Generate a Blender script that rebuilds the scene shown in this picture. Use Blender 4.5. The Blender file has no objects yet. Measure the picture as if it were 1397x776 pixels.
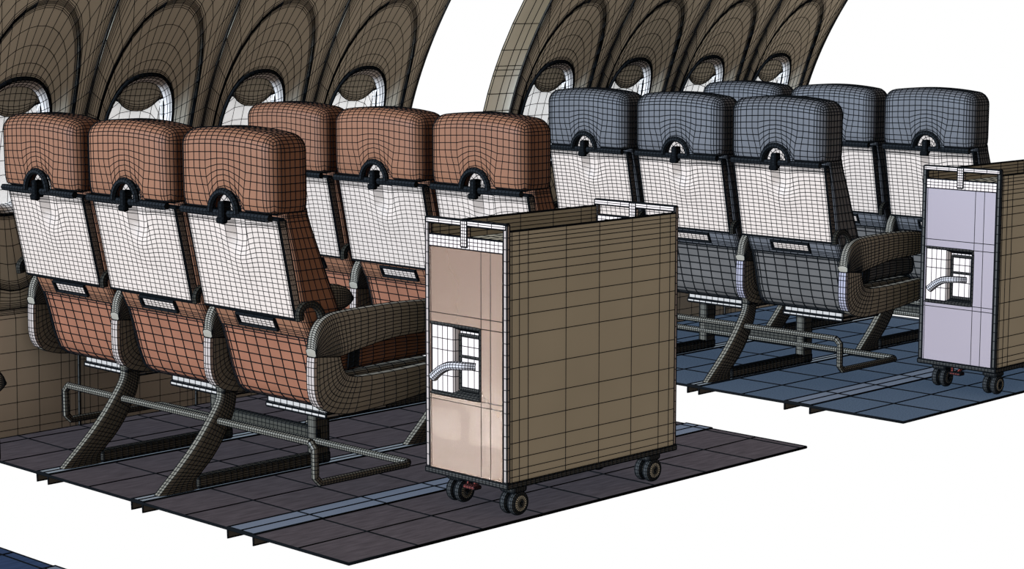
import bpy, math
from math import sin, cos, pi, radians, sqrt, tan
from mathutils import Vector

SC = bpy.context.scene
COL = SC.collection
PITCH = 1.2048          # distance from seat row to seat row
BAY = 3.08848           # distance from one cabin section to the next
XF, XB = -0.7199, 1.6896    # a section's floor, rear and forward edge
WP = (XB - XF) / 4.0    # window pitch

# ------------------------------------------------------------------ materials
def lin(c):
    c /= 255.0
    return c / 12.92 if c <= 0.04045 else ((c + 0.055) / 1.055) ** 2.4

def mat(name, rgb, rough=0.7, spec=0.05, metal=0.0, var=0.10, scale=9.0, stretch=None):
    m = bpy.data.materials.new(name)
    m.use_nodes = True
    nt = m.node_tree
    b = nt.nodes['Principled BSDF']
    b.inputs['Roughness'].default_value = rough
    b.inputs['Metallic'].default_value = metal
    b.inputs['Specular IOR Level'].default_value = spec
    tc = nt.nodes.new('ShaderNodeTexCoord')
    mp = nt.nodes.new('ShaderNodeMapping')
    mp.inputs['Scale'].default_value = stretch or (1, 1, 1)
    nz = nt.nodes.new('ShaderNodeTexNoise')
    nz.inputs['Scale'].default_value = scale
    nz.inputs['Detail'].default_value = 4
    rp = nt.nodes.new('ShaderNodeValToRGB')
    rp.color_ramp.elements[0].position = 0.3
    rp.color_ramp.elements[1].position = 0.7
    rp.color_ramp.elements[0].color = [c * (1 - var) for c in rgb] + [1]
    rp.color_ramp.elements[1].color = [c * (1 + var) for c in rgb] + [1]
    nt.links.new(tc.outputs['Object'], mp.inputs['Vector'])
    nt.links.new(mp.outputs['Vector'], nz.inputs['Vector'])
    nt.links.new(nz.outputs['Fac'], rp.inputs['Fac'])
    nt.links.new(rp.outputs['Color'], b.inputs['Base Color'])
    return m

MT = dict(
    line=mat('black_line', (0.002, 0.002, 0.002), 1.0, 0.0, var=0),
    tan_leather=mat('tan_leather', (0.0743, 0.0288, 0.0136), 0.6, var=0.08, scale=5),
    blue_leather=mat('blue_leather', (0.0349, 0.0301, 0.0279), 0.6, var=0.08, scale=5),
    tan_cover=mat('tan_seat_cover', (0.0840, 0.0292, 0.0142), 0.7),
    blue_cover=mat('grey_seat_cover', (0.0332, 0.0263, 0.0212), 0.7),
    white_shell=mat('white_shell', (0.1935, 0.1387, 0.1037), 0.5, var=0.03),
    white_box=mat('white_box', (0.1500, 0.1183, 0.0934), 0.5, var=0.03),
    arm=mat('taupe_plastic', (0.0860, 0.0670, 0.0470), 0.6, var=0.06),
    leg=mat('taupe_metal', (0.0558, 0.0441, 0.0306), 0.5, var=0.06),
    pale_trim=mat('pale_trim', (0.1425, 0.1022, 0.0803), 0.4, var=0.03),
    lilac_trim=mat('lilac_trim', (0.1013, 0.0818, 0.0839), 0.4, var=0.03),
    strap=mat('black_strap', (0.0021, 0.0021, 0.0021), 0.8, var=0),
    wall=mat('taupe_wall', (0.2500, 0.2000, 0.1420), 0.8, var=0.05, scale=3),
    dado=mat('taupe_dado', (0.32, 0.25, 0.18), 0.8, var=0.04, scale=3),
    skin=mat('outer_skin', (0.4400, 0.3700, 0.2850), 0.8, var=0.04, scale=3),
    shade=mat('shade_taupe', (0.2100, 0.1750, 0.1280), 0.8, var=0.04),
    pane=mat('white_pane', (0.85, 0.86, 0.86), 0.5, var=0.01),
    reveal=mat('white_reveal', (0.3750, 0.3066, 0.2555), 0.5, var=0.02),
    carpet_brown=mat('brown_carpet', (0.0326, 0.0231, 0.0213), 0.95, 0.0, var=0.22, scale=60, stretch=(0.18, 1.0, 1.0)),
    carpet_blue=mat('blue_carpet', (0.0318, 0.0374, 0.0450), 0.95, 0.0, var=0.30, scale=160),
    carpet_navy=mat('navy_carpet', (0.0139, 0.0191, 0.0326), 0.95, 0.0, var=0.22, scale=60, stretch=(0.18, 1.0, 1.0)),
    track=mat('track_metal', (0.1157, 0.1089, 0.1008), 0.5, var=0.03),
    track_wide=mat('cover_strip', (0.0636, 0.0636, 0.0697), 0.6, var=0.03),
    beam=mat('beam_metal', (0.013, 0.010, 0.006), 0.6, var=0.06),
    web=mat('track_web', (0.03, 0.024, 0.018), 0.7, var=0.05),
    cart_side=mat('cart_side_taupe', (0.140, 0.108, 0.070), 0.6, var=0.05, scale=3),
    cart_tan=mat('cart_front_tan', (0.0570, 0.0257, 0.0117), 0.26, 0.9, var=0.03, scale=2),
    cart_lilac=mat('cart_front_lilac', (0.0784, 0.0516, 0.0475), 0.30, 0.5, var=0.02, scale=2),
    cart_white=mat('cart_white', (0.2400, 0.1752, 0.1387), 0.4, var=0.01),
    cart_dark=mat('cart_dark', (0.02, 0.016, 0.012), 0.6, var=0.05),
    tyre=mat('wheel_rubber', (0.0140, 0.0120, 0.0100), 0.7, var=0.05),
    hub=mat('wheel_hub', (0.16, 0.13, 0.09), 0.5, var=0.05),
    red=mat('red_pedal', (0.10, 0.018, 0.012), 0.5, var=0.05),
    steel=mat('handle_steel', (0.1650, 0.1314, 0.1132), 0.35, 0.3, var=0.03),
)

pb = MT['pane'].node_tree.nodes['Principled BSDF']      # glow put into the pane to lift its white tone
pb.inputs['Emission Color'].default_value = (1, 1, 1, 1)
pb.inputs['Emission Strength'].default_value = .40

# ------------------------------------------------------------------ geometry
class Geo:
    def __init__(self):
        self.v, self.f, self.m = [], [], []
    def add(self, verts, faces, mi=0):
        o = len(self.v)
        self.v += [tuple(p) for p in verts]
        self.f += [tuple(i + o for i in f) for f in faces]
        self.m += [mi] * len(faces)
        return self
    def grid(self, P, mi=0, close_u=False):
        nu, nv = len(P), len(P[0])
        vs = [p for r in P for p in r]
        fs = []
        for i in range(nu if close_u else nu - 1):
            for j in range(nv - 1):
                a, b = i * nv + j, ((i + 1) % nu) * nv + j
                fs.append((a, b, b + 1, a + 1))
        return self.add(vs, fs, mi)
    def loft(self, rings, cap=True, mi=0):
        n = len(rings[0])
        vs = [p for r in rings for p in r]
        fs = []
        for i in range(len(rings) - 1):
            for j in range(n):
                a, b = i * n + j, i * n + (j + 1) % n
                fs.append((a, b, b + n, a + n))
        if cap:
            fs.append(tuple(reversed(range(n))))
            fs.append(tuple(range((len(rings) - 1) * n, len(rings) * n)))
        return self.add(vs, fs, mi)
    def tube(self, path, r, n=8, mi=0, sub=1, cap=True):
        P = [Vector(p) for p in path]
        if sub > 1:
            Q = []
            for a, b in zip(P[:-1], P[1:]):
                Q += [a.lerp(b, k / sub) for k in range(sub)]
            P = Q + [P[-1]]
        rings, up = [], None
        for i, p in enumerate(P):
            t = (P[min(i + 1, len(P) - 1)] - P[max(i - 1, 0)]).normalized()
            if up is None:
                up = Vector((0, 0, 1)) if abs(t.z) < .9 else Vector((1, 0, 0))
            s = t.cross(up).normalized()
            up = s.cross(t).normalized()
            rr = r(i / (len(P) - 1)) if callable(r) else r
            rings.append([p + (s * cos(2 * pi * k / n) + up * sin(2 * pi * k / n)) * rr for k in range(n)])
        return self.loft(rings, cap, mi)
    def rbox(self, lo, hi, r, cx=1, cy=1, cz=1, rs=2, fn=None, mi=0):
        """rounded box meshed in quads; cx, cy, cz: number of interior spans or list of interior coordinates"""
        ax = []
        for a, b, c in zip(lo, hi, (cx, cy, cz)):
            rr = min(r, (b - a) / 2 * .98)
            e = [tan(pi / 4 * k / rs) * rr for k in range(rs, 0, -1)]
            if isinstance(c, int):
                mid = [a + rr + (b - a - 2 * rr) * k / c for k in range(c + 1)]
            else:
                mid = [a + rr] + [q for q in c if a + rr + 1e-4 < q < b - rr - 1e-4] + [b - rr]
            ax.append(([a + rr - q for q in e] + mid + [b - rr + q for q in reversed(e)], rr))
        (X, rx), (Y, ry), (Z, rz) = ax
        idx, vs, fs = {}, [], []
        def vid(i, j, k):
            key = (i, j, k)
            if key not in idx:
                p = [X[i], Y[j], Z[k]]
                c = [min(max(q, l + w), h - w) for q, l, h, w in zip(p, lo, hi, (rx, ry, rz))]
                d = [(q - w) / s for q, w, s in zip(p, c, (rx, ry, rz))]
                L = sqrt(sum(q * q for q in d)) or 1
                p = [w + q / L * s for w, q, s in zip(c, d, (rx, ry, rz))]
                idx[key] = len(vs)
                vs.append(fn(*p) if fn else tuple(p))
            return idx[key]
        nx, ny, nz = len(X) - 1, len(Y) - 1, len(Z) - 1
        for j in range(ny):
            for k in range(nz):
                fs.append((vid(0, j, k), vid(0, j, k + 1), vid(0, j + 1, k + 1), vid(0, j + 1, k)))
                fs.append((vid(nx, j, k), vid(nx, j + 1, k), vid(nx, j + 1, k + 1), vid(nx, j, k + 1)))
        for i in range(nx):
            for k in range(nz):
                fs.append((vid(i, 0, k), vid(i + 1, 0, k), vid(i + 1, 0, k + 1), vid(i, 0, k + 1)))
                fs.append((vid(i, ny, k), vid(i, ny, k + 1), vid(i + 1, ny, k + 1), vid(i + 1, ny, k)))
            for j in range(ny):
                fs.append((vid(i, j, 0), vid(i, j + 1, 0), vid(i + 1, j + 1, 0), vid(i + 1, j, 0)))
                fs.append((vid(i, j, nz), vid(i + 1, j, nz), vid(i + 1, j + 1, nz), vid(i, j + 1, nz)))
        return self.add(vs, fs, mi)

def interp(t, pts):
    if t <= pts[0][0]:
        return pts[0][1]
    for (a, u), (b, w) in zip(pts[:-1], pts[1:]):
        if t <= b:
            return u + (w - u) * (t - a) / (b - a)
    return pts[-1][1]

def smooth(pts, n):
    """Catmull-Rom resampling of a polyline"""
    P = [Vector(p) for p in pts]
    P = [2 * P[0] - P[1]] + P + [2 * P[-1] - P[-2]]
    out = []
    for i in range(1, len(P) - 2):
        for k in range(n):
            t = k / n
            a, b, c, d = P[i - 1:i + 3]
            out.append(.5 * (2 * b + (c - a) * t + (2 * a - 5 * b + 4 * c - d) * t * t + (3 * b - a - 3 * c + d) * t ** 3))
    out.append(P[-2])
    return out

def obj(name, geo, mats, parent=None, wire=0.003, loc=(0, 0, 0), sharp=35):
    """link geo as one mesh object; its mesh lines are drawn as real black rods along the edges"""
    me = bpy.data.meshes.new(name)
    me.from_pydata(geo.v, [], geo.f)
    if isinstance(mats, str):
        mats = [mats]
    for m in mats:
        me.materials.append(MT[m])
    me.materials.append(MT['line'])
    for p, mi in zip(me.polygons, geo.m):
        p.material_index = mi
        p.use_smooth = True
    me.set_sharp_from_angle(angle=radians(sharp))
    o = bpy.data.objects.new(name, me)
    COL.objects.link(o)
    o.location = loc
    if parent:
        o.parent = parent
    if wire:
        w = o.modifiers.new('mesh_lines', 'WIREFRAME')
        w.thickness = wire * 1.5
        w.use_replace = False
        w.use_even_offset = False
        w.use_boundary = True
        w.offset = 0
        w.material_offset = len(mats)
    return o

def tag(o, label=None, cat=None, group=None, kind=None):
    for k, v in (('label', label), ('category', cat), ('group', group), ('kind', kind)):
        if v:
            o[k] = v
    return o

def empty(name, loc):
    o = bpy.data.objects.new(name, None)
    COL.objects.link(o)
    o.location = loc
    o.empty_display_size = .2
    return o

def copy_tree(o, parent=None, swap=None, wire=1.0):
    c = o.copy()
    COL.objects.link(c)
    c.parent = parent
    if c.type == 'MESH':
        if swap:
            c.data = c.data.copy() if any(m.name in swap for m in c.data.materials) else c.data
            for i, m in enumerate(c.data.materials):
                if m.name in swap:
                    c.data.materials[i] = swap[m.name]
        for md in c.modifiers:
            md.thickness *= wire
    for ch in list(o.children):
        copy_tree(ch, c, swap, wire)
    return c

def lines(a, b, n, edge=()):
    """coordinates from a to b, n spans, with extra lines at the given distances from both ends"""
    s = {round(a + (b - a) * k / n, 5) for k in range(1, n)}
    for e in edge:
        s |= {round(a + e, 5), round(b - e, 5)}
    s = sorted(s)
    out = []
    for q in s:
        if not out or q - out[-1] > .004:
            out.append(q)
    return out

# ------------------------------------------------------------------ seat row
OX, OY = -0.20, 1.425       # base point of the first seat row
ARM_Y = [0.5475 + 0.585 * k for k in range(4)]
SEAT_Y = [0.836 + 0.585 * k for k in range(3)]

def xpanel(z):
    return -0.447 - (z - .695) * .2
BACK_FRONT = [(.58, -.19), (.667, -.237), (.739, -.266), (.846, -.312), (.964, -.355), (1.0, -.368), (1.05, -.383), (1.2, -.388)]
BACK_REAR = [(.58, -.375), (.62, -.386), (.685, -.415), (.70, -.42), (1.2, -.515)]
SHELL = [(.335, -.24), (.35, -.275), (.373, -.306), (.41, -.322), (.445, -.334), (.53, -.355), (.607, -.377), (.62, -.38)]

def make_seat(row, yc, lth, cov):
    sx, sy = -OX, yc - OY
    L = lambda x, y, z: (x + sx, y + sy, z)
    # backrest body
    def fb(x, y, z):
        r, f = interp(z, BACK_REAR), interp(z, BACK_FRONT)
        return L(r + (f - r) * x / .15, y * (1 - .03 * min(1, max(0, (z - .9) / .14))), z)
    g = Geo().rbox((0, -.268, .60), (.15, .262, 1.078), .022, 4,
                   lines(-.262, .262, 13), lines(.60, 1.075, 13, (.03, .05)), 2, fb)
    seat = obj('seat', g, lth, row)
    # headrest with an arched notch for the coat hook
    zb, zt = 1.050, 1.315
    HY = -.012      # the notch sits a little off the middle
    arch_y = [-.224, -.180, -.135, -.098, -.078, -.064, -.036, 0, .036, .064, .078, .098, .135, .180, .212]
    even_y = [-.224, -.192, -.160, -.128, -.096, -.064, -.032, 0, .032, .064, .096, .128, .160, .192, .212]
    arch_y = [q + HY * max(0, 1 - abs(q) / .2) for q in arch_y]
    even_y = [q + HY * max(0, 1 - abs(q) / .2) for q in even_y]
    apairs = list(zip(even_y, arch_y))
    def fh(x, y, z):
        t = (z - zb) / (zt - zb)
        z2 = z
        if z < zb + .055:
            z2 = zb + (z - zb) * .35 + max(0, z - zb - .03) * 1.43
        yy = y
        if x < -.49:
            if -.2241 < y < .2121:
                yn = interp(y, apairs)
                f = max(0, 1 - t / .55)
                f = f * f * (3 - 2 * f)
                yy = y + (yn - y) * f
                k = abs(yn - HY)
                b = .074 * sqrt(max(0, 1 - (k / .0785) ** 2)) if k < .0785 else 0
                e = max(0, 1 - t / .75)
                z2 = z2 + b * e ** 1.3
        tt = (z2 - zb) / (zt - zb)
        crown = .022 * (1 - (yy / .27) ** 2) * tt
        bow = .010 * (1 - (yy / .27) ** 2) * min(1, tt * 2 + .1) if x < -.48 else 0
        return L(x - bow, yy, z2 + crown)
    g = Geo().rbox((-.546, -.271, zb), (-.376, .262, zt), .052, 3, even_y, 6, 3, fh)
    obj('headrest', g, lth, seat)
    # white rear panel with the scoop under the hook
    def fp(x, y, z):
        t = min(1, max(0, (z - .90) / .10))
        s = math.exp(-((y + .012) / .043) ** 6) * t * t * (3 - 2 * t)
        u = min(1, max(0, (z - .80) / .14)) * min(1, max(0, (1.035 - z) / .05))
        ring = math.exp(-((y + .012) / .075) ** 2) * u
        dx = (s * .028 if x < .017 else 0)
        return L(xpanel(z - .010) - .002 + x + dx, y, z - .010 - .026 * ring)
    pc = sorted(set(lines(-.257, .257, 17, (.012,)) ))
    g = Geo().rbox((0, -.258, .694), (.034, .258, 1.046), .006, 4, pc,
                   sorted(set(lines(.694, 1.03, 19, (.008,)) + [1.012, 1.019, 1.026, 1.032, 1.036])), 2, fp)
    obj('back_panel', g, 'white_shell', seat, .0024)
    # coat hook in the notch
    g = Geo()
    P = []
    for i in range(9):
        a = pi * i / 8
        P.append([L(-.532 + .022 * (1 - q) ** 1, HY + cos(a) * .064 * q, zb - .012 + sin(a) * .078 * q) for q in (.05, .3, .55, .8, 1)])
    g.grid(P, 0)
    arch = [L(-.558, HY + .074 * cos(pi * k / 16), zb - .004 + .074 * sin(pi * k / 16)) for k in range(17)]
    g.tube(arch, .0105, 6, 1)
    g.tube([L(-.546, -.252 + .494 * k / 26, zb - .008) for k in range(27)], .012, 6, 1)
    g.rbox(L(-.572, HY - .013, zb - .030), L(-.535, HY + .013, zb + .034), .006, 1, 2, 4, 2, None, 1)
    g.rbox(L(-.576, HY - .020, zb - .040), L(-.556, HY + .020, zb - .020), .006, 1, 2, 2, 2, None, 1)
    tag(obj('coat_hook', g, ['white_shell', 'strap'], seat, .0026), 'black coat hook over a white cup')
    # lower rear shell
    def fs(x, y, z):
        return L(interp(z, SHELL) + x, y, z)
    g = Geo().rbox((0, -.25, .345), (.04, .25, .617), .008, 1, lines(-.25, .25, 8, (.016, .03)),
                   lines(.345, .617, 8, (.016,)), 2, fs)
    obj('seat_shell', g, cov, seat, .0045)
    # white slot handle in the band above the shell
    def fq(x, y, z):
        return L(interp(z, BACK_REAR) - .010 + x, y, z)
    g = Geo().rbox((0.003, -.095, .632), (.03, .105, .664), .003, 1, 8, 3, 1, fq)
    def ring(w, h):
        return [fq(0, .005 + sx_ * w, .648 + sz * h) for sx_, sz in ((-1, -1), (-1, 0), (-1, 1), (-.5, 1), (0, 1), (.5, 1), (1, 1), (1, 0), (1, -1), (.5, -1), (0, -1), (-.5, -1))]
    rg = ring(.106, .0205)
    g.tube(rg + [rg[0]], .0045, 6, 1)
    tag(obj('slot_handle', g, ['white_shell', 'strap'], seat, .0024), 'white slot handle with a dark rim')
    # cushion and the pan that carries it
    def fc(x, y, z):
        t = max(0, min(1, (x + .30) / .52))
        return L(x, y, z + .018 * sin(pi * t) * (z - .46) / .1 + .012 * t)
    g = Geo().rbox((-.30, -.247, .472), (.235, .247, .562), .03, lines(-.30, .235, 10), 10, 3, 2, fc)
    obj('seat_cushion', g, lth, seat)
    g = Geo().rbox((-.31, -.245, .405), (.215, .245, .474), .02, 8, 8, 2, 2, L)
    obj('seat_pan', g, 'arm', seat)
    # lap belt: strap over the near side of the cushion and a buckle
    g = Geo()
    for s in (-1, 1):
        path = [L(-.19, s * .256, .49), L(-.185, s * .256, .55), L(-.175, s * .235, .583), L(-.12, s * .15, .594), L(-.05, s * .05, .598)]
        P = []
        for p in smooth(path, 4):
            P.append([(p.x - .024, p.y, p.z), (p.x, p.y, p.z + .001), (p.x + .024, p.y, p.z)])
        g.grid(P, 0)
        g.grid([[(a, b + s * .003, c + .004) for a, b, c in r] for r in P], 0)
    g.rbox(L(-.075, -.04, .592), L(-.015, .04, .612), .006, 3, 4, 1, 2, None, 1)
    tag(obj('seat_belt', g, ['strap', 'pale_trim'], seat, .0026), 'black lap belt with a pale buckle')
    return seat

ARM_OUT = [(-.403, .558), (-.405, .50), (-.405, .45), (-.397, .405), (-.375, .376), (-.344, .358), (-.29, .344), (-.227, .339), (-.09, .346), (.02, .355), (.134, .368), (.20, .378), (.245, .395)]
ARM_IN = [(-.288, .545), (-.282, .525), (-.276, .505), (-.268, .490), (-.259, .480), (-.245, .473), (-.222, .467), (-.19, .463), (-.09, .462), (.02, .464), (.134, .468), (.20, .470), (.245, .468)]

def make_arm(row, ya, trim):
    sx, sy = -OX, ya - OY
    hw = .0215
    g = Geo()
    # J-shaped lower side panel
    nu = 7
    so, si = smooth([(a, 0, b) for a, b in ARM_OUT], 2), smooth([(a, 0, b) for a, b in ARM_IN], 2)
    def cs(o, i):
        o, i = Vector(o), Vector(i)
        ring = []
        for k in range(nu + 1):
            p = o.lerp(i, k / nu)
            ring.append((p.x + sx, sy - hw + (.006 if k in (0, nu) else 0), p.z))
        for k in range(nu, -1, -1):
            p = o.lerp(i, k / nu)
            ring.append((p.x + sx, sy + hw - (.006 if k in (0, nu) else 0), p.z))
        return ring
    g.loft([cs(o, i) for o, i in zip(so, si)])
    arm = obj('armrest', g, 'arm', row, .0026)
    # upper pad
    top = [(-.408, .585), (-.405, .615), (-.395, .645), (-.375, .672), (-.345, .690), (-.30, .699), (-.2, .703), (-.05, .705), (.1, .700), (.19, .690), (.235, .678), (.262, .660), (.272, .636)]
    bot = [(-.404, .556), (-.37, .551), (-.34, .548), (-.318, .546), (-.297, .547), (-.27, .550), (-.2, .563), (-.05, .584), (.1, .588), (.19, .592), (.232, .598), (.258, .610), (.271, .626)]
    st, sb = smooth([(a, 0, b) for a, b in top], 4), smooth([(a, 0, b) for a, b in bot], 4)
    rings = []
    for t, b in zip(st, sb):
        ring = []
        n = 10
        for k in range(n + 1):
            p = b.lerp(t, k / n)
            w = hw + .004 - (.010 if k in (0, n) else .003 if k in (1, n - 1) else 0)
            ring.append((p.x + sx, sy - w, p.z))
        ring.append((t.x + sx, sy, t.z + .003))
        for k in range(n, -1, -1):
            p = b.lerp(t, k / n)
            w = hw + .004 - (.010 if k in (0, n) else .003 if k in (1, n - 1) else 0)
            ring.append((p.x + sx, sy + w, p.z))
        rings.append(ring)
    g = Geo().loft(rings)
    obj('arm_pad', g, 'arm', arm, .0026)
    # pale rear strip
    strip = [(-.4085, .556), (-.411, .52), (-.411, .46), (-.408, .43), (-.400, .403), (-.385, .380)]
    P = []
    for p in smooth([(a, 0, b) for a, b in strip], 2):
        P.append([(p.x + sx + dx, sy + dy, p.z) for dy, dx in ((-.0225, .012), (-.0195, .001), (-.007, -.001), (.007, -.001), (.0195, .001), (.0225, .012))])
    g = Geo().grid(P)
    tag(obj('arm_trim', g, trim, arm, .0026), 'pale strip down the back of the armrest')
    # curved cover over the recline hinge
    hp = smooth([(-.430 + sx, sy + .030, .685), (-.432 + sx, sy + .030, .712), (-.410 + sx, sy + .030, .734), (-.375 + sx, sy + .028, .733), (-.350 + sx, sy + .022, .708), (-.344 + sx, sy + .012, .675)], 3)
    g = Geo().tube(hp, .0155, 10)
    obj('hinge_cover', g, 'beam', arm, .0026)
    return arm

def make_row():
    row = empty('seat_row', (OX, OY, 0))
    for yc in SEAT_Y:
        make_seat(row, yc, 'tan_leather', 'tan_cover')
    for ya in ARM_Y:
        make_arm(row, ya, 'pale_trim')
    # sabre legs with foot rail, front post and upper bearer
    rear = [(-.637, .006), (-.60, .040), (-.553, .082), (-.495, .137), (-.440, .197), (-.393, .258), (-.364, .300), (-.350, .335), (-.352, .375), (-.355, .405)]
    fron = [(-.462, .006), (-.472, .030), (-.452, .060), (-.402, .106), (-.358, .158), (-.325, .212), (-.300, .258), (-.288, .300), (-.282, .345), (-.276, .405)]
    for yl in (1.145, 1.756):
        sy = yl - OY
        hw = .021
        g = Geo()
        so, si = smooth([(a, 0, b) for a, b in rear], 4), smooth([(a, 0, b) for a, b in fron], 4)
        rings = []
        for o, i in zip(so, si):
            r = []
            for k in range(7):
                p = o.lerp(i, k / 6)
                r.append((p.x - OX, sy - hw + (.007 if k in (0, 6) else 0), p.z))
            r.append((i.x - OX, sy, i.z))
            for k in range(6, -1, -1):
                p = o.lerp(i, k / 6)
                r.append((p.x - OX, sy + hw - (.007 if k in (0, 6) else 0), p.z))
            r.append((o.x - OX, sy, o.z))
            rings.append(r)
        g.loft(rings)
        S = lambda x, y, z: (x - OX, y + sy, z)
        g.rbox((-.47, -.025, .006), (.16, .025, .05), .010, 22, 3, 3, 2, S)
        g.rbox((.080, -.025, .006), (.158, .025, .405), .014, 4, 3, 14, 2, S)
        g.rbox((-.35, -.024, .340), (.14, .024, .405), .010, 14, 2, 3, 2, S)
        obj('leg', g, 'leg', row, .0026)
    # spars across the whole bench
    for x in (-.19, .115):
        g = Geo().rbox((x - OX - .03, .545 - OY, .375), (x - OX + .03, 2.31 - OY, .412), .012, 2, 24, 1, 2)
        obj('spar', g, 'leg', row, .0026)
    g = Geo().rbox((.085 - OX, 1.12 - OY, .085), (.115 - OX, 1.78 - OY, .150), .010, 1, 26, 3, 2)
    obj('crossbeam', g, 'beam', row, .0026)
    # luggage restraint: two bars joined at the ends
    a, b, zr, zf = -.366, .089, .243, .099
    y0, y1, q = .583, 2.135, .022
    loop = [(a, y0 + q, zr), (a, y1 - q, zr), (a, y1, zr - q), (a, y1, zf + q), (a + q, y1, zf), (b - q, y1, zf), (b, y1 - q, zf),
            (b, y0 + q, zf), (b - q, y0, zf), (a + q, y0, zf), (a, y0, zf + q), (a, y0, zr - q), (a, y0 + q, zr)]
    path = []
    for u, w in zip(loop[:-1], loop[1:]):
        d = (Vector(w) - Vector(u)).length
        n = max(2, int(d / .013))
        path += [Vector(u).lerp(Vector(w), k / n) for k in range(n)]
    path.append(Vector(loop[-1]))
    g = Geo().tube([(p.x - OX, p.y - OY, p.z) for p in path], .0125, 8)
    obj('luggage_bar', g, 'leg', row, .0026)
    for yc in SEAT_Y:
        c = yc - .017 - OY
        g = Geo().rbox((-.252 - OX, c - .168, .318), (.03 - OX, c + .168, .405), .006, 5, 9, 1, 1)
        g.rbox((-.258 - OX, c - .170, .303), (.03 - OX, c + .170, .321), .004, 5, 9, 1, 1)
        tag(obj('life_vest_box', g, 'white_box', row, .003), 'white box under the seat')
    return row

row1 = make_row()
GROUP = None
tag(row1, 'brown leather triple airplane seat bench in the foreground, left of the tan-fronted trolley', 'airplane seats')
row2 = copy_tree(row1)
row2.location.x += PITCH
tag(row2, 'brown leather triple airplane seat bench standing second, behind the tan-fronted trolley', 'airplane seats')
SW = {'tan_leather': MT['blue_leather'], 'tan_seat_cover': MT['blue_cover'], 'pale_trim': MT['lilac_trim']}
row3 = copy_tree(row1, None, SW, 1.28)
row3.location.x += BAY
tag(row3, 'slate blue triple airplane seat bench between the tan-fronted and the lilac-fronted trolley', 'airplane seats')
row4 = copy_tree(row3, None, None, 1.0)
row4.location.x += PITCH
tag(row4, 'slate blue triple airplane seat bench farthest back, behind the lilac-fronted trolley', 'airplane seats')
row5 = copy_tree(row3, None, None, .8)
row5.location.x += PITCH - 2 * BAY
tag(row5, 'airplane seat bench cut off by the left photo edge, only an armrest tip showing', 'airplane seats')

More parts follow.
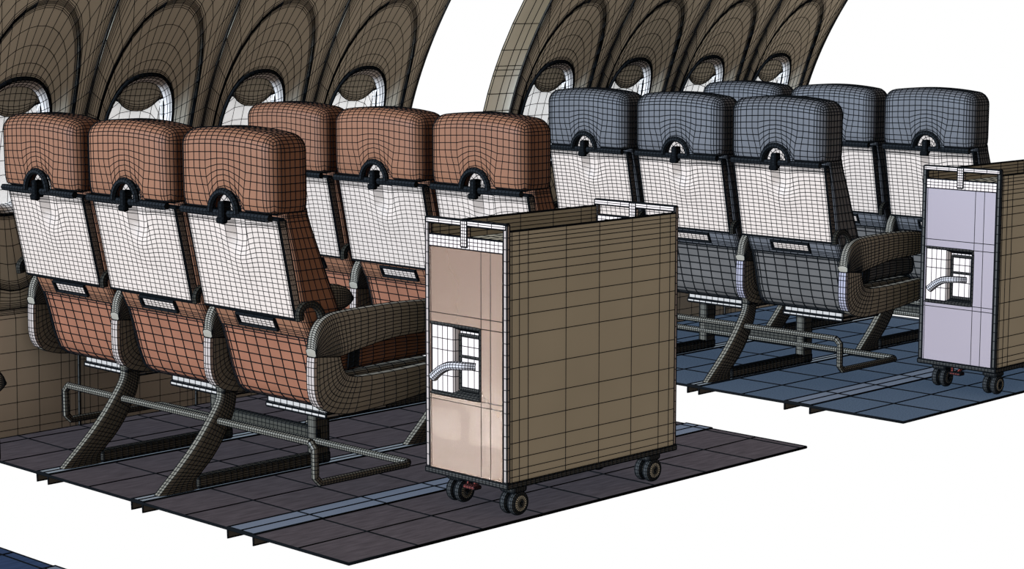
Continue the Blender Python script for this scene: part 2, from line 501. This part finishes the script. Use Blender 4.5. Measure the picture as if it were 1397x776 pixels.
# ------------------------------------------------------------------ galley trolley
def make_trolley():
    L_, W, zb, zt = .881, .404, .128, 1.0
    t = empty('galley_trolley', (L_ / 2, W / 2, 0))
    o = lambda x, y, z: (x - L_ / 2, y - W / 2, z)
    XL = [.02, .056, .099, .287, .458, .631, .783, .84]
    ZL = [.153, .179, .218, .271, .349, .427, .531, .642, .712, .766, .822, .856, .886, .914]
    g = Geo()
    g.rbox((.056, .012, zb), (L_ - .056, W - .012, .915), .004, XL, 8, ZL, 1, o)
    tr = obj('body', g, 'cart_side', t)
    for s in (0, 1):
        y0 = 0 if s == 0 else W - .014
        g = Geo().rbox((.008, y0, zb), (L_ - .008, y0 + .014, zt), .003, XL, 1, ZL + [.932, .953, .968, .983], 1, o)
        obj('side_panel', g, 'cart_side', t, .0026)
    # base frame
    g = Geo()
    g.rbox((-.006, -.004, zb - .014), (L_ + .006, W + .004, zb + .006), .004, 40, 24, 2, 1, o)
    tag(obj('base_frame', g, 'cart_dark', t, .0026), 'black base frame')
    # door leaf with the latch opening cut out
    for end in (0, 1):
        if end == 0:
            X = lambda x: x
            sgn = 1
        else:
            X = lambda x: L_ - x
            sgn = -1
        ys = [.020, .023, .081, .127, .377, .384]
        zs = [zb + .006, .383, .402, .655, .69, .922]
        g = Geo()
        vs, fs, ix = [], [], {}
        def V(y, z, d):
            k = (y, z, d)
            if k not in ix:
                ix[k] = len(vs); vs.append(o(X(d), y, z))
            return ix[k]
        x0, x1 = -.002, .012
        for i in range(5):
            for j in range(5):
                if i == 3 and j == 2:
                    continue
                q = [(ys[i], zs[j]), (ys[i], zs[j + 1]), (ys[i + 1], zs[j + 1]), (ys[i + 1], zs[j])]
                f = [V(a, b, x0) for a, b in q]
                fs.append(tuple(f if end == 0 else reversed(f)))
        per = [(ys[0], z) for z in zs] + [(y, zs[-1]) for y in ys[1:]] + [(ys[-1], z) for z in reversed(zs[:-1])] + [(y, zs[0]) for y in reversed(ys[1:-1])]
        for a, b in zip(per, per[1:] + per[:1]):
            f = [V(*a, x0), V(*a, x1), V(*b, x1), V(*b, x0)]
            fs.append(tuple(f))
        hole = [(ys[3], zs[2]), (ys[4], zs[2]), (ys[4], zs[3]), (ys[3], zs[3])]
        for a, b in zip(hole, hole[1:] + hole[:1]):
            fs.append((V(*a, x0), V(*b, x0), V(*b, x1), V(*a, x1)))
        g.add(vs, fs)
        door = obj('door', g, 'cart_tan', t, .0026)
        if end == 0:
            # latch recess
            g = Geo()
            ya, yb, za, zc = .130, .374, .405, .652
            def C(p):
                return o(*p)
            xr = .046
            # white floor of the recess
            P = [[C((xq, yy, zz)) for zz in (.412, .47, .56, .60, .648)] for yy, xq in ((.25, .034), (.262, .030), (.268, .012), (.274, .005), (.300, .004), (.325, .004), (.350, .004), (.3765, .003))]
            g.grid(P, 0)
            P = [[C((.022, yy, zz)) for zz in (.436, .50, .545, .58, .614)] for yy in (.150, .162, .185, .215, .247)]
            g.grid(P, 0)
            # dark lining rings
            for dx, ins in ((-.004, 0), (.006, .004), (.012, .007), (.02, .010), (.028, .012)):
                rr = [(dx, yb, za + ins), (dx, ya + ins, za + ins), (dx, ya + ins, zc - ins), (dx, yb, zc - ins)]
                g.tube([C(p) for p in rr], .0045, 4, 1, 14)
            rr = [(.018, .147, .430), (.018, .251, .430), (.018, .251, .620), (.018, .147, .620), (.018, .147, .430)]
            g.tube([C(p) for p in rr], .0055, 4, 1, 10)
            g.tube([C((.018, .150, .545)), C((.018, .247, .545))], .004, 4, 1, 4)
            for a, b, c, d in ((ya, za, yb, .430), (ya, .622, yb, zc)):
                g.grid([[C((.03, a + (c - a) * i / 12, b + (d - b) * j / 3)) for j in range(4)] for i in range(13)], 0)
            g.grid([[C((.03, .132 + .018 * i / 2, za + (zc - za) * j / 14)) for j in range(15)] for i in range(3)], 1)
            tag(obj('latch_recess', g, ['cart_white', 'cart_dark'], door, .0028), 'white latch recess with a black lining')
            hp = smooth([(.014, .172, .516), (-.012, .205, .518), (-.022, .262, .513), (-.028, .300, .496), (-.030, .338, .466)], 5)
            g = Geo().tube([C(tuple(p)) for p in hp], lambda s: .0125 + .004 * s, 9)
            obj('latch_handle', g, 'steel', door, .0024)
    # corner posts
    for y0 in (0, W - .019):
        for x0 in (-.004, L_ - .012):
            g = Geo().rbox((x0, y0, zb + .006), (x0 + .016, y0 + .019, 1.023), .004, 1, 1, 22, 1, o)
            tag(obj('corner_post', g, 'pale_trim', t, .0026), 'pale metal corner post')
    # white head band, top rail and middle strut at both ends
    for x0 in (-.003, L_ - .013):
        g = Geo().rbox((x0, .019, .922), (x0 + .016, W - .019, .965), .002, 1, 18, 3, 1, o)
        tag(obj('head_band', g, 'cart_white', t, .0026), 'white band above the door')
        g = Geo().rbox((x0 - .002, .004, 1.003), (x0 + .018, W - .004, 1.024), .003, 1, 6, 2, 1, o)
        g.rbox((x0 - .004, .190, .93), (x0 + .014, .223, 1.0235), .003, 1, 3, 8, 1, o)
        tag(obj('push_rail', g, 'cart_white', t, .0026), 'white rail across the top end')
    # tray deck between the side panels
    g = Geo().rbox((.012, .014, .918), (L_ - .012, W - .014, .934), .003, 14, 8, 1, 1, o)
    obj('top_deck', g, 'cart_side', t, .0026)
    # casters
    for cx, cy in ((.098, .068), (.098, W - .068), (.806, .068), (.806, W - .068)):
        g = Geo()
        n = 20
        for w0 in (-.034, .006):
            rings = []
            for dy, rr in ((0, .020), (.001, .034), (.004, .040), (.010, .0425), (.018, .0425), (.024, .040), (.027, .034), (.028, .020)):
                rings.append([o(cx + rr * cos(2 * pi * k / n), cy + w0 + dy, .0435 + rr * sin(2 * pi * k / n)) for k in range(n)])
            g.loft(rings, True, 0)
            for s in (-.0005, .0285):
                hub = [[o(cx + rr * cos(2 * pi * k / n), cy + w0 + s + (.003 if s > 0 else -.003) * (1 - rr / .03), .0435 + rr * sin(2 * pi * k / n)) for rr in (.004, .014, .029)] for k in range(n)]
                g.grid(hub, 1, True)
        c = obj('caster', g, ['tyre', 'hub'], t, .0024)
        g = Geo()
        g.tube([o(cx, cy - .036, .0435), o(cx, cy + .036, .0435)], .006, 8, 0)
        g.rbox((cx - .036, cy - .037, .082), (cx + .030, cy + .037, zb - .012), .01, 4, 4, 3, 2, o)
        g.rbox((cx - .010, cy - .005, .035), (cx + .010, cy + .005, .09), .003, 2, 1, 5, 1, o)
        tag(obj('caster_fork', g, 'cart_dark', c, .0024), 'black caster housing')
    # red brake pedal
    g = Geo().rbox((.04, .205, .070), (.075, .265, .082), .004, 3, 4, 1, 1, o)
    g.tube([o(.07, .235, .078), o(.13, .235, .114)], .008, 6, 0, 4)
    g.tube([o(.06, .26, .078), o(.10, .285, .114)], .006, 6, 0, 4)
    tag(obj('brake_pedal', g, 'red', t, .0022), 'dark red foot brake pedal')
    return t

cart1 = make_trolley()
tag(cart1, 'galley trolley with a tan metal door, in the foreground beside the brown seats', 'trolley')
cart2 = copy_tree(cart1, None, {'cart_front_tan': MT['cart_lilac'], 'pale_trim': MT['cart_dark']}, 1.2)
cart2.location.x += BAY
for ch in cart2.children:
    if ch.name.startswith('corner_post'):
        ch['label'] = 'black edged corner post'
tag(cart2, 'galley trolley with a pale lilac door, cut by the right photo edge', 'trolley')

# ------------------------------------------------------------------ floor
def make_floor(name, dx, carpet, wire):
    g = Geo()
    xs = [XF] + [-.42 + .2955 * k for k in range(8)] + [XB]
    xs = [x for x in xs if XF <= x <= XB]
    ys = [-.004, .25, .56, .865, 1.16, 1.455, 1.748, 2.045, 2.335, 2.415]
    P = [[(x, y, 0) for y in ys] for x in xs]
    Q = [[(x, y, -.004) for y in ys] for x in xs]
    g.grid(P); g.grid([list(reversed(r)) for r in Q])
    fl = obj(name, g, carpet, None, wire, (dx, 0, 0))
    tag(fl, kind='structure')
    for y0, y1, m in ((1.112, 1.179, 'track'), (1.719, 1.794, 'track'), (.481, .620, 'track_wide')):
        g = Geo()
        ym = (y0 + y1) / 2
        xs2 = xs if m == 'track_wide' else [XF, XB]
        g.grid([[(x, y, .004) for y in (y0, ym, y1)] for x in xs2], 0)
        for ye in (y0, y1):
            g.grid([[(x, ye, z) for z in (.004, -.004, -.034)] for x in (XF, XB)], 1)
            g.grid([[(x, ye + .003, z) for z in (.004, -.004, -.034)] for x in (XF, XB)], 1)
        obj('seat_track' if m == 'track' else 'cover_strip', g, [m, 'web'], fl, wire)
    return fl

make_floor('floor', 0, 'carpet_brown', .0048)
make_floor('floor.001', BAY, 'carpet_blue', .0055)
make_floor('floor.002', -BAY, 'carpet_navy', .0048)

# ------------------------------------------------------------------ side wall
def yin(z):
    """inner lining's distance from the aisle at height z"""
    if z < .95:
        return interp(z, [(0, 2.415), (.5, 2.40), (.95, 2.395)])
    return -0.37242 * z * z + 0.59175 * z + 2.16912

ZC = 1.19
def sup(a, b, n, th):
    c, s = cos(th), sin(th)
    r = (abs(c / a) ** n + abs(s / b) ** n) ** (-1 / n)
    return r * c, r * s
NA = 44
ANG = [2 * pi * (k + .5) / NA for k in range(NA)]
# spread the angles so that the tall oval is sampled evenly
def ovalang(k):
    t = 2 * pi * (k + .5) / NA
    return math.atan2(sin(t) * 1.9, cos(t) * 1.0)
ANG = [ovalang(k) for k in range(NA)]
WZ, WA, WB, WN = 1.185, .168, .270, 2.5
def win_pt(th, k=1.0):
    x, z = sup(WA * k, WB * k, WN, th)
    return x, WZ + z
def rim_pt(th, k=1.0):
    x, z = sup(.245 * k, .585 * k, 2.3, th)
    return x, ZC + z
ZT, ZD = 2.06, .525
def box_pt(th):
    c, s = cos(th), sin(th)
    hx = WP / 2
    up = ZT - ZC if s > 0 else ZC - ZD
    k = min(hx / abs(c) if abs(c) > 1e-6 else 9e9, up / abs(s) if abs(s) > 1e-6 else 9e9)
    return c * k, ZC + s * k

DW = .050     # depth of the window opening behind the lining
def make_wall(dx, name, first, wire):
    # outer skin
    zs = [0, .3, .6, .9, 1.0, 1.1, 1.213, 1.30, 1.39, 1.42, 1.44, 1.52, 1.65, 1.77, 1.9, 2.06]
    xs = []
    for k in range(4):
        xs += [XF + WP * k, XF + WP * k + .07, XF + WP * k + .12, XF + WP * k + .30, XF + WP * k + .48]
    xs.append(XB)
    g = Geo()
    g.grid([[(x, yin(z) + .175, z) for z in zs] for x in xs])
    g.grid([[(x, yin(z) + .190, z) for z in reversed(zs)] for x in xs])
    w = obj(name, g, 'skin', None, wire, (dx, 0, 0))
    tag(w, kind='structure')
    for k in range(4):
        cx = XF + WP * (k + .5)
        # lining panel: scalloped oval between seam, rim and window
        rings = []
        def put(x, z, d):
            return (cx + x, yin(z) + d, z)
        for f in (1, .975, .95, .90, .84, .76, .67, .55, .38, .18, .05, .02, 0):
            r = []
            for th in ANG:
                a, b = rim_pt(th), box_pt(th)
                # lines hug the seams on the sides
                x, z = a[0] + (b[0] - a[0]) * f, a[1] + (b[1] - a[1]) * f
                d = 0
                if f > .9:
                    d = .010 * (f - .9) / .1
                r.append(put(x, z, d))
            rings.append(r)
        for f, d in ((.993, .001), (.986, .002), (.979, .004), (.972, .006), (.965, .007), (.953, .009), (.94, .010)):
            rings.append([put(*rim_pt(th, f), d) for th in ANG])
        for f in (.74, .46, .20, .05, .025, 0):
            r = []
            for th in ANG:
                a, b = rim_pt(th, .94), win_pt(th, 1.05)
                x, z = b[0] + (a[0] - b[0]) * f, b[1] + (a[1] - b[1]) * f
                r.append(put(x, z, .010 + (DW - .010) * (1 - f) ** 1.0))
            rings.append(r)
        for kk, d in ((1.03, DW - .004), (1.01, DW + .002)):
            rings.append([put(*win_pt(th, kk), d) for th in ANG])
        g = Geo().loft(rings, False)
        obj('wall_panel', g, 'wall', w, wire * .8)
        # dado below the panel
        g = Geo()
        hx = WP / 2
        xl = [-hx, -hx + .022, -hx + .05, -hx + .09, -.105, 0, .105, hx - .09, hx - .05, hx - .022, hx]
        zl = [0.0, .03, .07, .14, .21, .28, .35, .42, .49, .505]
        g.grid([[(cx + x, yin(z) + (.008 if abs(x) == hx or z > .5 else 0), z) for z in zl] for x in xl])
        g.grid([[(cx + x, yin(z) + .012, z) for z in (.505, .512, .519, .526)] for x in xl])
        obj('dado_panel', g, 'dado', w, wire * .8)
        for sx_ in (-hx, hx):
            pass
    # seams between the panels
    for k in range(5):
        x = XF + WP * k
        g = Geo()
        zz = [ZT * j / 40 for j in range(41)]
        g.tube([(x, yin(z) + .004, z) for z in zz], .005, 5)
        obj('seam_bead', g, 'cart_dark', w, wire * .8)
    # windows
    for k in range(4):
        cx = XF + WP * (k + .5)
        wn = empty('window_%d' % (first + k), (dx + cx, yin(WZ), 0))
        tag(wn, kind='structure')
        P = lambda x, z, d: (x, yin(z) + d - yin(WZ), z)
        rings = [[P(*win_pt(th, kk), d) for th in ANG] for kk, d in
                 ((1.03, DW - .008), (1.01, DW - .010), (.99, DW - .008), (.975, DW - .002), (.965, DW + .002), (.93, DW + .010), (.90, DW + .024), (.885, DW + .040), (.88, DW + .052))]
        g = Geo().loft(rings, False)
        obj('window_frame', g, 'reveal', wn, wire * .8)
        gp = [P(*win_pt(th, 1.02), DW - .006) for th in ANG]
        g = Geo().tube(gp + [gp[0]], .005, 6)
        obj('window_gasket', g, 'strap', wn, wire * .8)
        g = Geo()
        us = [-.99, -.8, -.45, -.1, .25, .6, .88, .99]
        pts = []
        for u in us:
            hz = WB * .89 * (1 - abs(u) ** WN) ** (1 / WN)
            pts.append([P(u * WA * .89, WZ + hz * v, DW + .050) for v in (-1, -.75, -.5, -.25, 0, .25, .5, .75, 1)])
        g.grid(pts)
        obj('window_pane', g, 'pane', wn, wire * .8)
        # pull-down shade with a rounded lower edge and a thumb grip
        g = Geo()
        for dd in (0, .004):
            pts = []
            for i in range(13):
                u = -.985 + 1.97 * i / 12
                hz = WB * .93 * (1 - abs(u) ** WN) ** (1 / WN)
                zb_ = WZ + .120 + .11 * abs(u) ** 2.2
                zt_ = WZ + hz
                zb_ = min(zb_, zt_ - .002)
                row_ = []
                for v in (0, .07, .14, .22, .32, .5, .72, 1):
                    z = zb_ + (zt_ - zb_) * v
                    grip = .012 * math.exp(-(u / .45) ** 2) * math.exp(-((v - .15) / .15) ** 2)
                    row_.append(P(u * WA * .90, z, DW + .026 + dd - grip))
                pts.append(row_)
            g.grid(pts)
        tag(obj('window_shade', g, 'shade', wn, wire * .8), 'taupe pull-down shade')

make_wall(0, 'wall_left', 1, .0032)
make_wall(BAY, 'wall_left.001', 5, .0038)

# ------------------------------------------------------------------ light, sky, camera
wd = bpy.data.worlds.new('white_surround')
SC.world = wd
wd.use_nodes = True
bg = wd.node_tree.nodes['Background']
bg.inputs['Color'].default_value = (1, 1, 1, 1)
bg.inputs['Strength'].default_value = 1.0

sun = bpy.data.lights.new('key_sun', 'SUN')
sun.energy = 20.0
sun.color = (.74, 1.0, 1.35)
sun.angle = radians(8)
sun.use_shadow = False
so = bpy.data.objects.new('key_sun', sun)
COL.objects.link(so)
so.location = (-6, 1, 5)
so.rotation_euler = Vector((1.0, -0.35, -0.30)).to_track_quat('-Z', 'Y').to_euler()

low = bpy.data.lights.new('door_glint_fill', 'SUN')  # added faint light from below, makes the bright patch on the tan door
low.energy = .19
low.color = (1, .92, .84)
low.angle = radians(1)
low.use_shadow = False
lo_ = bpy.data.objects.new('door_glint_fill', low)
COL.objects.link(lo_)
lo_.location = (-6, 6, 1)
lo_.rotation_euler = Vector((.68, -.70, .235)).to_track_quat('-Z', 'Y').to_euler()

F, YAW, PIT = 2804.65, 0.780782, -0.138881
cam = bpy.data.cameras.new('camera')
cam.sensor_width = 36
cam.lens = F * 36 / 1397
cam.clip_end = 100
co = bpy.data.objects.new('camera', cam)
COL.objects.link(co)
co.location = (-4.858006, -4.833471, 1.779685)
co.rotation_euler = Vector((cos(YAW) * cos(PIT), sin(YAW) * cos(PIT), sin(PIT))).to_track_quat('-Z', 'Y').to_euler()
SC.camera = co

vs = SC.view_settings
vs.view_transform = 'Standard'
vs.look = 'None'
vs.exposure = 0
vs.gamma = 1
vs.use_curve_mapping = False
